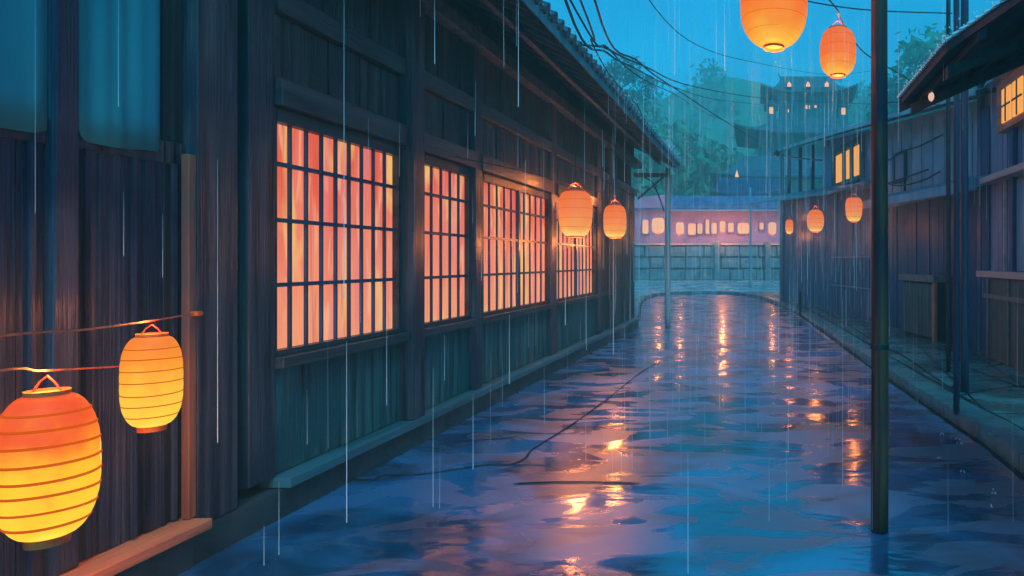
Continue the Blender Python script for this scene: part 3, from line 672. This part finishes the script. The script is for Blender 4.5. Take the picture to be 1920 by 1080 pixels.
# cabinet
t=Thing('storage_cabinet','waist-high brown plank storage cabinet against the blue boarded wall','cabinet',W(1.9,.2,.12))
mb=MB(); mb.fbox(W,1.12,2.72,.03,.30,.125,1.28); t.part('body',mb,M['dark'])
mb=MB(); s=1.2
while s<2.62: mb.fbox(W,s,s+.15,.302,.325,.18,1.24); s+=.165
t.part('plank_front',mb,M['cabinet'])
mb=MB(); mb.fbox(W,1.05,2.8,.02,.38,1.285,1.42); t.part('top',mb,M['cabinet_top'],bevel=.01)
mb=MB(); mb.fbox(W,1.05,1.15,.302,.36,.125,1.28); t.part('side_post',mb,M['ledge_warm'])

# right near house along X = 3.93
t=Thing('shop_house','slate blue shop house at the right edge with a glowing orange bay window','house',(3.93,8,.12))
RXX=3.93
mb=MB(); mb.box(RXX+.03,8.5,5.7,11.9,0,4.9); t.part('core',mb,M['dark'])
mb=MB(); y=5.7
while y<11.85:
    mb.box(RXX+random.uniform(-.01,.01),RXX+.03,y+.006,y+.194,.12,4.9); y+=.2
t.part('wall_boards',mb,M['wall_slate'])
for (a,b) in ((11.75,11.95),(10.25,10.4),(8.6,8.75)):
    mb=MB(); mb.box(RXX-.09,RXX-.012,a,b,.12,4.85); t.part('post',mb,M['board_navy'],bevel=.006)
mb=MB(); mb.box(RXX-.16,RXX-.012,8.2,10.75,3.76,4.56); bay=t.part('bay',mb,M['ledge_warm'])
fx=RXX-.175
mb=MB()
for (a,b) in ((8.45,8.95),(9.02,9.52),(9.62,10.0),(10.08,10.45)):
    pa=MB(); pa.box(fx-.012,fx+.01,a,b,3.86,4.38); f=t.part('window_pane',pa,M['warm_win'],bay)
    mb.box(fx-.03,fx-.013,a,b,4.10,4.125); mb.box(fx-.03,fx-.013,(a+b)/2-.01,(a+b)/2+.01,3.86,4.38)
t.part('window_bars',mb,M['post'],bay)
mb=MB(); mb.prism([(RXX-.3,8.0,4.565),(RXX-.3,11.0,4.565),(RXX-.3,9.5,5.0)],(1.5,0,0)); t.part('bay_roof',mb,M['roof_metal'])
mb=MB(); mb.prism([(RXX-.3,5.4,4.85),(RXX+4,5.4,6.2),(RXX+4,5.4,6.32),(RXX-.3,5.4,4.97)],(0,6.7,0)); t.part('roof',mb,M['roof_metal'])
mb=MB(); mb.box(RXX-.26,RXX-.012,7.0,11.3,3.0,3.10); t.part('upper_ledge',mb,M['pink_board'],bevel=.006)
mb=MB(); mb.box(RXX-.3,RXX-.012,7.0,11.35,1.44,1.54); t.part('counter',mb,M['pink_board'],bevel=.008)
mb=MB(); mb.box(RXX-.22,RXX-.012,7.0,11.1,.125,1.435); ct=t.part('counter_base',mb,M['cabinet'])
mb=MB()
for y in (7.3,8.2,9.1,10.0,10.9): mb.box(RXX-.245,RXX-.222,y,y+.06,.13,1.43)
mb.box(RXX-.25,RXX-.222,7.0,11.1,1.1,1.17); t.part('panel_frame',mb,M['cabinet_top'],ct)
mb=MB(); mb.box(RXX-.03,RXX-.012,8.76,10.24,1.55,2.95); t.part('shop_window',mb,M['plaster_blue'])
mb=MB(); mb.box(RXX-.11,RXX-.075,10.55,10.59,1.545,2.995); t.part('mullion',mb,M['pink_board'])

# near awning on the right and its wall
t=Thing('tin_awning','dark corrugated awning jutting in from the top right corner','awning',(2.6,3,0))
ex,ez,slp=1.144,3.02,.44
def az(x): return ez+(x-ex)*slp
EDG=[(4.1,ex),(3.6,1.411),(.3,3.2)]
def xe(y):
    if y>=4.1: return ex
    for (ya_,xa_),(yb_,xb_) in zip(EDG,EDG[1:]):
        if y>=yb_: return xa_+(xb_-xa_)*(ya_-y)/(ya_-yb_)
    return 3.2
def ye(x):
    for (ya_,xa_),(yb_,xb_) in zip(EDG,EDG[1:]):
        if x<=xb_: return ya_-(ya_-yb_)*(x-xa_)/(xb_-xa_)
    return .3
poly=[(ex,5.5),(ex,4.1),(1.411,3.6),(3.2,.3),(3.2,5.5)]
mb=MB(); mb.prism([(x,y,az(x)-.02) for x,y in poly],(0,0,.05)); rf=t.part('deck',mb,M['soffit'])
mb=MB(); y=.35
while y<5.52:
    x=xe(y); mb.tube([(x-.03,y,az(x)+.034),(3.2,y,az(3.2)+.034)],.014,6); y+=.055
mb.prism([(x+(-.02 if x<2 else 0),y,az(x)+.031) for x,y in poly],(0,0,.006))
t.part('corrugated_sheet',mb,M['zinc'])
for i in range(5):
    x=ex+.12+i*.42; y0_=ye(x)+.03; mb=MB(); mb.prism([(x,y0_,az(x)-.08),(x+.05,y0_,az(x+.05)-.08),(x+.05,y0_,az(x+.05)-.022),(x,y0_,az(x)-.022)],(0,5.45-y0_,0)); t.part('purlin',mb,M['soffit'])
for y in (5.32,4.3,3.3,2.3,1.3):
    x=xe(y)+.05; mb=MB(); mb.prism([(x,y,az(x)-.16),(3.2,y,az(3.2)-.16),(3.2,y,az(3.2)-.083),(x,y,az(x)-.083)],(0,.06,0)); t.part('rafter',mb,M['soffit'])
mb=MB(); mb.prism([(ex-.015,5.5,ez-.09),(3.2,5.5,az(3.2)-.09),(3.2,5.5,az(3.2)+.05),(ex-.015,5.5,ez+.05)],(0,.03,0)); t.part('end_board',mb,M['tile'])
mb=MB(); mb.box(2.62,2.9,-1,5.2,.12,3.5); t.part('support_wall',mb,M['board_navy'])
mb=MB(); a=P(1746,180,5.2); mb.lathe([(.0,-.045),(.018,-.03),(.024,-.005),(.018,.018),(.009,.03),(.009,.07)],16,tuple(a)); 
o=single('light_bulb','small bare bulb under the tip of the dark awning','bulb',mb,M['bulb'],a,smooth=True)

# ------------------------------------------------------------------ poles
def pole(name,label,x,y,z0,z1,r0,r1,mat,group=None,bands=True,wob=.004):
    t=Thing(name,label,'pole',(x,y,z0),group); mb=MB(); n=14; pts=[]
    for i in range(n+1):
        u=i/n; pts.append((x+wob*mnoise.noise(Vector((u*3,x,y))),y+wob*mnoise.noise(Vector((u*3,y,x))),z0-.02+(z1-z0+.02)*u))
    mb.tube(pts,r0,16,r1); t.part('shaft',mb,mat,smooth=True)
    return t
tp=pole('wooden_pole','thick dark brown wooden pole standing in the wet street, nearest to the viewer',.736,4.2,0,7.0,.056,.048,M['pole'])
for z in (1.15,3.55):
    mb=MB(); mb.lathe([(.056,0),(.060,0),(.060,.03),(.056,.03)],20,(.736,4.2,z)); tp.part('band',mb,M['cable'])
pole('wooden_pole','slim navy pole standing on the kerb stones, in front of the thicker one beside it',2.005,6.9,.14,7.0,.033,.03,M['pole_blue'])
pole('wooden_pole','navy pole on the paving just behind the slim kerb pole, with a brown lit edge',2.445,8.07,.12,7.5,.05,.046,M['pole_blue'])
pole('wooden_pole','thinnest dark pole at the right, left of the pair by the kerb',2.645,9.5,.12,7.5,.033,.03,M['cable'])
pole('wooden_pole','pale pole holding up the far corner of the long tiled eave',-2.49,17.5,0,4.14,.075,.07,M['pole_pale'])
pole('wooden_pole','slender pale pole alone at the far end of the street',(1407-CX)/F*38,38,.2,5.9,.06,.05,M['pole_pale'])
pole('kerb_bollard','short dark post at the far kerb beside the violet house',(1497-CX)/F*19.6+.05,19.6,.12,.82,.04,.035,M['cable'])
pt=pole('utility_pole','tall utility pole with a cross arm at the near left of the street',-1.75,.9,0,8.2,.12,.09,M['pole'])
mb=MB(); mb.box(-2.6,-.9,.86,.94,6.2,6.32); pt.part('cross_arm',mb,M['pole'],bevel=.01)
for x in (-2.5,-2.1,-1.4,-1.0):
    mb=MB(); mb.lathe([(.03,0),(.045,.03),(.03,.06),(.045,.09),(.02,.12),(0,.12)],12,(x,.9,6.32)); pt.part('insulator',mb,M['plaster_blue'],smooth=True)

# ------------------------------------------------------------------ cables
def cable(label,pts,r,mat=None,name='overhead_cable',grp='cables strung over the street',cat='cable'):
    pts=[Vector(p) for p in pts]; mb=MB(); mb.tube(smooth_path(pts,8),r,6)
    single(name,label,cat,mb,mat or M['cable'],pts[-1],group=grp)
arm=lambda x: Vector((x,.9,6.44))
def tip(s,dz=0): return W(s,.75,eave(s)+dz)
cable('black cable sagging from the top centre down to the knob on the violet house roof',[arm(-1.0),P(1115,0,7),P(1200,118,10),P(1275,172,14),P(1380,240,20),W(16.6,.14,ZE(16.4)+.1)],.013)
cable('long black cable crossing the hills to the pagoda side, highest of the sagging ones',[arm(-2.5),P(1010,0,7.5),P(1140,92,11),P(1210,125,15),P(1300,162,22),P(1440,185,34),P(1600,194,42),P(1830,200,52)],.018)
cable('thin cable dropping steeply behind the long tiled eave',[arm(-2.1),P(1088,0,7),P(1110,80,9),P(1150,150,12),P(1200,208,15.5),Vector((-3.0,17.3,4.6))],.012)
cable('second sagging cable just below the top one, ending over the dark trees',[arm(-1.4),P(1060,0,7),P(1140,100,10),P(1190,128,14),P(1260,162,20),P(1340,186,30),P(1420,196,45),P(1470,205,66)],.016)
cable('thin short cable looping in front of the leftmost hilltop tree',[arm(-2.5),P(1080,20,8),P(1140,90,11),P(1200,145,15),P(1270,180,25),P(1330,215,40),P(1395,240,58)],.014)
cable('level thin cable across the top right behind the poles',[P(1300,-60,7),P(1460,-12,7.4),P(1545,8,7.8),P(1645,20,8.3),P(1785,25,9.45)],.008)
cable('very thin cable dipping across the sky between the two orange lanterns and the pagoda roof',[P(1120,-150,7),P(1290,75,13),P(1430,120,22),P(1560,140,34),P(1660,128,36),P(1790,95,30),P(1990,20,25)],.009)
cable('thin line running from the thick pole level to the awning tip',[Vector((.74,4.25,P(1660,190,4.2).z)),P(1700,192,6),P(1778,198,9.5)],.004)
cable('copper coloured cable holding the small upper lantern and passing the thick pole',[Vector((-2.25,3.9,5.1)),P(1380,-190,6.8),P(1555,0,7.2),P(1574,32,7.4),P(1600,75,7.9),P(1633,108,8.6),P(1715,158,10.5),W(.5,DE(.5),ZE(.5)-.02)],.008,M['pole'])
cable('cable tying the big overhead lantern between eave and thick pole',[Vector((-2.22,4.4,4.35)),P(1280,-240,4.4),P(1451,-190,4.4),P(1560,-230,4.3),Vector((.736,4.2,4.42))],.007)
cable('black stay cable running down from under the awning to the shop house',[Vector((2.2,5.3,az(2.2)-.1)),P(1860,118,7.5),P(1885,148,9.5),Vector((3.75,11.5,4.6))],.010)
cable('thin wire strung along the wooden facade past the two orange lanterns',[Vector((-3.18,6.9,2.78)),P(1000,325,8.0),P(1079,350,10.0),P(1150,365,12.4),Vector((-3.2,14.4,3.1))],.006)
cable('dark brace wire below the far eave corner',[Vector((-3.15,17.15,3.9)),P(1225,345,18),P(1245,395,19)],.02)

# ------------------------------------------------------------------ lanterns
def lantern(label,c,w,h,mat,pw=3.4,hoops=8,top=.42,bot=.40,group=None,hang=None,glow=None,hr=.003,tilt=0,narrow=0.0,fat=.0):
    """c = centre, w,h = width and height of the shade"""
    t=Thing('paper_lantern',label,'lantern',c,group); c=Vector(c); R=w/2
    def rad(u):          # u 0 bottom .. 1 top
        e=abs(2*u-1); endr=top if u>.5 else bot
        r=endr+(1-endr)*(1-e**pw)**(1/1.6)
        return R*r*(1-narrow*(1-u)+fat*math.sin(u*3.14))
    prof=[]; n=hoops*6
    for i in range(n+1):
        u=i/n; ph=(i%6)/6; prof.append((rad(u)*(1-.012+.012*math.sin(math.pi*ph)),(u-.5)*h))
    mb=MB(); mb.lathe(prof,48,tuple(c)); t.part('paper_shade',mb,mat,smooth=True)
    mb=MB()
    for i in range(1,hoops):
        u=i/hoops+random.uniform(-.008,.008); r=rad(u)*.992-hr*.3; z=(u-.5)*h; sl=random.uniform(-.02,.02)*w
        pts=[c+Vector((r*math.cos(a),r*math.sin(a),z+sl*math.cos(a+1))) for a in [2*math.pi*k/48 for k in range(49)]]
        mb.tube(pts,hr,6,cap=False)
    t.part('hoops',mb,M['hoop'],smooth=True)
    for nm,u,z0,z1 in (('top_ring',1,h*.485,h*.53),('bottom_ring',0,-h*(.555 if c.z<2 else .525),-h*.485)):
        r=rad(u)*1.03; mb=MB(); mb.lathe([(r*.86,z0),(r,z0),(r*1.02,z1),(r*.86,z1),(r*.86,z0)],36,tuple(c)); t.part(nm,mb,M['rim'],smooth=False)
    # inner glow disc: the lit paper floor seen through the openings
    r=rad(0)*.84; mb=MB(); mb.lathe([(0.0001,-h*.5),(r,-h*.5)],28,tuple(c)); t.part('bulb_glow',mb,M['bulb_glow'])
    rt=rad(1)*.84; mb=MB(); mb.lathe([(rt,h*.515),(0.0001,h*.515)],28,tuple(c)); t.part('bulb_glow',mb,M['bulb_glow'])
    rr=rad(1)*.9; zt=c.z+h*.52; hk=c+Vector((0,0,h*.5+w*.24))
    mb=MB(); mb.tube([c+Vector((-rr,0,h*.52)),c+Vector((-rr*.55,0,h*.5+w*.16)),hk,c+Vector((rr*.55,0,h*.5+w*.15)),c+Vector((rr,0,h*.52))],.0018+hr*.25,6); t.part('handle',mb,M['red_cord'])
    if hang is not None:
        mb=MB(); mb.tube([hk-Vector((0,0,.005)),Vector(hang)],.004,6); t.part('hanging_cord',mb,M['cable'])
    if glow:
        ld=bpy.data.lights.new('lantern_light','POINT'); ld.energy=glow; ld.color=(1,.27,.055); ld.shadow_soft_size=.06
        lo=bpy.data.objects.new('lantern_light',ld); COL.objects.link(lo); lo.parent=t.o; lo.location=(0,0,-h*.56-.07)
        ld2=bpy.data.lights.new('lantern_light','POINT'); ld2.energy=glow*.6; ld2.color=(1,.27,.055); ld2.shadow_soft_size=.05
        lo2=bpy.data.objects.new('lantern_light',ld2); COL.objects.link(lo2); lo2.parent=t.o; lo2.location=(0,0,h*.56+.06)
    return t
M['bulb_glow']=emis_mat('lantern_inner_glow',[(0,(1,.70,.12)),(1,(1,.70,.12))],1.2)
def pxl(px,py,Y): return P(px,py,Y)
c=P(89,872,2.5); lantern('biggest glowing yellow and orange paper lantern at the lower left edge',c,.288,.53,M['lan_near'],hoops=9,glow=15,hr=.0058,pw=2.8,bot=.42)
c=P(285,714,3.1); lantern('yellow barrel paper lantern on the cord beside the brown corner post',c,.222,.415,M['lan_small'],hoops=8,pw=3.2,glow=11,hr=.0026,top=.5,bot=.46)
c=P(1451,2,4.4); lantern('large orange lantern cut by the top edge, its round mouth glowing below',c,.445,.60,M['lan_over'],hoops=7,glow=18,hr=.0014,bot=.30,hang=(c.x,4.4,P(1451,-190,4.4).z),pw=2.9)
c=P(1571,98,7.4); lantern('smaller orange lantern hanging in the sky beside the thick pole',c,.40,.51,M['lan_over'],hoops=5,pw=3,glow=8,hr=.0018,top=.5,bot=.42,hang=P(1574,32,7.4))
def ez_(y): return Vector((EX-.05,y,EZ-.05))
c=P(1079,401,10.0); lantern('larger of two peach lanterns in front of the lattice windows',c,.53,.675,M['lan_mid'],hoops=5,pw=3,glow=34,hr=.0026,top=.55,bot=.5,narrow=.12,hang=(c.x,10.0,rz(c.x)-.01))
c=P(1153,415,13.0); lantern('smaller peach lantern near the far end of the wooden facade',c,.44,.62,M['lan_mid'],hoops=5,pw=3.4,glow=50,hr=.0026,top=.55,bot=.55,hang=(c.x,13.0,rz(c.x)-.01))
c=P(1480,425,25); lantern('smallest lantern on the violet house, partly beside the pale corner post',c,.30,.52,M['lan_mid'],hoops=4,glow=16,hr=.004,top=.5,bot=.4,hang=(c.x,25,4.0))
c=P(1529,414,19); lantern('middle lantern of the three under the violet house awning',c,.49,.62,M['lan_mid'],hoops=5,glow=16,hr=.004,top=.4,bot=.4,pw=2.4,hang=(c.x,19,3.85))
c=P(1601,393,16); lantern('rightmost lantern of the three under the violet house awning, close to the thick pole',c,.435,.56,M['lan_mid'],hoops=5,glow=10,hr=.0035,top=.6,bot=.5,pw=3,narrow=.15,hang=(c.x,16,3.56))
c=P(1234,423,42.5); lantern('pale glowing lantern hanging before the stone wall at the end of the street',c,.80,.98,M['far_win'],hoops=3,glow=50,hr=.004,top=.6,bot=.5,pw=4,hang=(c.x,42.5,5.2))
c=P(1275,428,42.4); lantern('pinkish lantern replacing a lit window under the long hall eave, just right of the far eave pole',c,.50,.74,M['far_win'],hoops=3,glow=50,hr=.004,top=.6,bot=.6,pw=5,hang=(c.x,42.4,5.1))  # hall window turned into a lantern so its light tints the wall pink
c=P(1355,425,42.4); lantern('slim pinkish lantern replacing a lit window at the middle of the long violet hall',c,.36,.70,M['far_win'],hoops=3,glow=160,hr=.004,top=.6,bot=.5,pw=4,hang=(c.x,42.4,5.1))  # window turned into a strong lantern for the warm streak on the street
c=P(1448,428,42.4); lantern('pinkish lantern replacing a lit window at the right end of the violet hall, beside the corner house post',c,.50,.74,M['far_win'],hoops=3,glow=50,hr=.004,top=.6,bot=.6,pw=5,hang=(c.x,42.4,5.1))  # another window turned into a lantern, added light for the hall wall
# red cords
e0=Vector((-1.75,.9,1.62)); 
c=P(275,604,3.1); cable('upper red cord tied to the corner post, carrying the smaller yellow lantern',[Vector((-1.75,.98,1.50)),P(0,630,2.05),P(150,619,2.5),P(275,603,3.1),P(364,588,3.74)],.0045,M['red_cord'],'lantern_cord','red lantern cords','cord')
mb=MB(); a=P(364,588,3.745); mb.box(a.x-.03,a.x+.035,a.y-.02,a.y+.022,a.z-.012,a.z+.014)
single('cord_knot','dark red knot tying the cord to the brown corner post','knot',mb,M['rim'],a,bevel=.006)
cable('lower red cord carrying the biggest yellow lantern',[Vector((-1.75,.98,1.42)),P(0,695,2.12),P(83,695,2.5),P(222,687,3.2),Vector((-3.24,3.44,P(252,683,3.44).z))],.0045,M['red_cord'],'lantern_cord','red lantern cords','cord')

# ------------------------------------------------------------------ rain
random.seed(99); mb=MB()
def streak(p,ln,r):
    a=Vector(p); b=a-Vector((random.uniform(-.004,.004),0,ln)); mb.tube([a,a.lerp(b,.5),b],r*.25,4,r,cap=True)
for (px,y0,y1,Y,r) in ((222,0,200,3,.0018),(645,0,560,3.4,.0028),(650,640,980,3.4,.003),(972,0,200,4,.003),(408,300,830,3,.002),(1150,445,665,11,.008),(1290,850,1075,3.6,.0025),(887,740,880,4,.0026),(812,690,950,3.9,.002),
    (1580,560,960,5,.003),(1265,0,140,5,.0035),(1388,0,60,6,.004),(985,300,450,5,.003),(1478,720,880,6,.004),(66,0,400,2.8,.0012),(523,905,1040,3.5,.002),(495,985,1060,3.4,.002),(815,0,120,4.5,.003),(725,600,760,4,.002),(1460,560,660,9,.006),(1060,520,610,7,.005),(955,590,720,6,.004),(232,360,480,2.9,.0014),(305,400,520,2.9,.0012)):
    a=P(px,y0,Y); b=P(px,y1,Y); mb.tube([a,a.lerp(b,.5),b],r*.3,4,r)
for i in range(2600):
    Y=random.uniform(4,30); px=random.uniform(0,1920) if i%2 else random.uniform(1130,1660); py=random.uniform(-100,900)
    a=P(px,py,Y); 
    if a.z<.4 or (a.x<-3.1 and Y<18) or (a.x>3.6-.196*(Y-12)) : continue
    if a.x<-2.3 and Y<17.6 and a.z>4: continue
    streak(a,min(random.uniform(.25,.9)*(.6+Y/14),a.z-.05),random.uniform(.0006,.0013)*(.7+Y*.12))
struct('rain',mb,M['rain'],kind='stuff')
# splashes on eaves and street
mb=MB()
def drop(c,r):
    c=Vector(c); mb.add([c+Vector((-r,0,0)),c+Vector((0,-r,0)),c+Vector((r,0,0)),c+Vector((0,r,0)),c+Vector((0,0,r*1.8)),c+Vector((0,0,-r))],[(0,1,4),(1,2,4),(2,3,4),(3,0,4),(1,0,5),(2,1,5),(3,2,5),(0,3,5)])
for i in range(420):
    y=random.uniform(5,17.5); drop((EX+random.uniform(-.05,.15),y,EZ+.15+abs(random.gauss(0,.07))),random.uniform(.004,.011)*(.5+y*.07))
for i in range(160):
    y=random.uniform(3.3,5.5); drop((xe(y)+random.uniform(-.03,.1),y,az(xe(y))+.06+abs(random.gauss(0,.04))),random.uniform(.003,.007))
for (px,py) in ((1765,820),(1797,830),(1800,838),(1758,865),(1808,893),(1863,930),(1860,958),(1850,700)):
    x,y=gp(px,py); 
    for k in range(4): drop((x+random.gauss(0,.015),y+random.gauss(0,.015),.02+random.random()*.02),random.uniform(.004,.009))
struct('rain_splashes',mb,M['rain'],kind='stuff')

# ------------------------------------------------------------------ haze
hm,nt,N,L=newmat('damp_air'); out=N.new('ShaderNodeOutputMaterial'); pv=N.new('ShaderNodeVolumePrincipled')
pv.inputs['Color'].default_value=(.6,.97,.95,1); pv.inputs['Density'].default_value=.006; pv.inputs['Anisotropy'].default_value=.0
L.new(pv.outputs[0],out.inputs['Volume'])
mb=MB(); mb.box(-195,195,-14,224,-1.2,66); HZO=struct('haze',mb,hm,kind='stuff')

# ------------------------------------------------------------------ sky, sun, camera
w=bpy.data.worlds.new('World'); S.world=w; w.use_nodes=True; nt=w.node_tree; N=nt.nodes; L=nt.links; N.clear()
wo=N.new('ShaderNodeOutputWorld'); bg=N.new('ShaderNodeBackground'); L.new(bg.outputs[0],wo.inputs[0])
sk=N.new('ShaderNodeTexSky'); sk.sky_type='NISHITA'; sk.sun_disc=False; sk.sun_elevation=math.radians(20); sk.sun_rotation=math.radians(150); sk.ozone_density=4; sk.air_density=1.0; sk.dust_density=.2
mx=N.new('ShaderNodeMix'); mx.data_type='RGBA'; mx.blend_type='MULTIPLY'; mx.inputs['Factor'].default_value=1.0
L.new(sk.outputs[0],mx.inputs['A']); mx.inputs['B'].default_value=(.006,1.6,2.15,1); tcw=N.new('ShaderNodeTexCoord'); nw=N.new('ShaderNodeTexNoise'); nw.inputs['Scale'].default_value=5; nw.inputs['Detail'].default_value=5; L.new(tcw.outputs['Generated'],nw.inputs['Vector'])
rw=N.new('ShaderNodeValToRGB'); rw.color_ramp.elements[0].position=.3; rw.color_ramp.elements[1].position=.7; rw.color_ramp.elements[0].color=(.6,.68,.72,1); rw.color_ramp.elements[1].color=(1.1,1.05,1,1); L.new(nw.outputs['Fac'],rw.inputs[0])
my=N.new('ShaderNodeMix'); my.data_type='RGBA'; my.blend_type='MULTIPLY'; my.inputs['Factor'].default_value=1.0; L.new(mx.outputs['Result'],my.inputs['A']); L.new(rw.outputs[0],my.inputs['B']); L.new(my.outputs['Result'],bg.inputs[0]); bg.inputs[1].default_value=.14
sd=bpy.data.lights.new('sun','SUN'); sd.energy=3.6; sd.angle=math.radians(25); sd.color=(.12,.78,1)
so=bpy.data.objects.new('sun',sd); COL.objects.link(so); so.rotation_euler=(math.radians(38),0,math.radians(25))
cd=bpy.data.cameras.new('camera'); co=bpy.data.objects.new('camera',cd); COL.objects.link(co); S.camera=co
cd.sensor_width=36; cd.lens=36*F/1920; cd.shift_x=-(CX-960)/1920; cd.shift_y=-(540-CY)/1920
co.location=(0,0,H); co.rotation_euler=(math.radians(90),0,0); cd.clip_end=1500; cd.clip_start=.05
S.view_settings.view_transform='Standard'; S.view_settings.look='None'; S.view_settings.exposure=0; S.view_settings.gamma=1
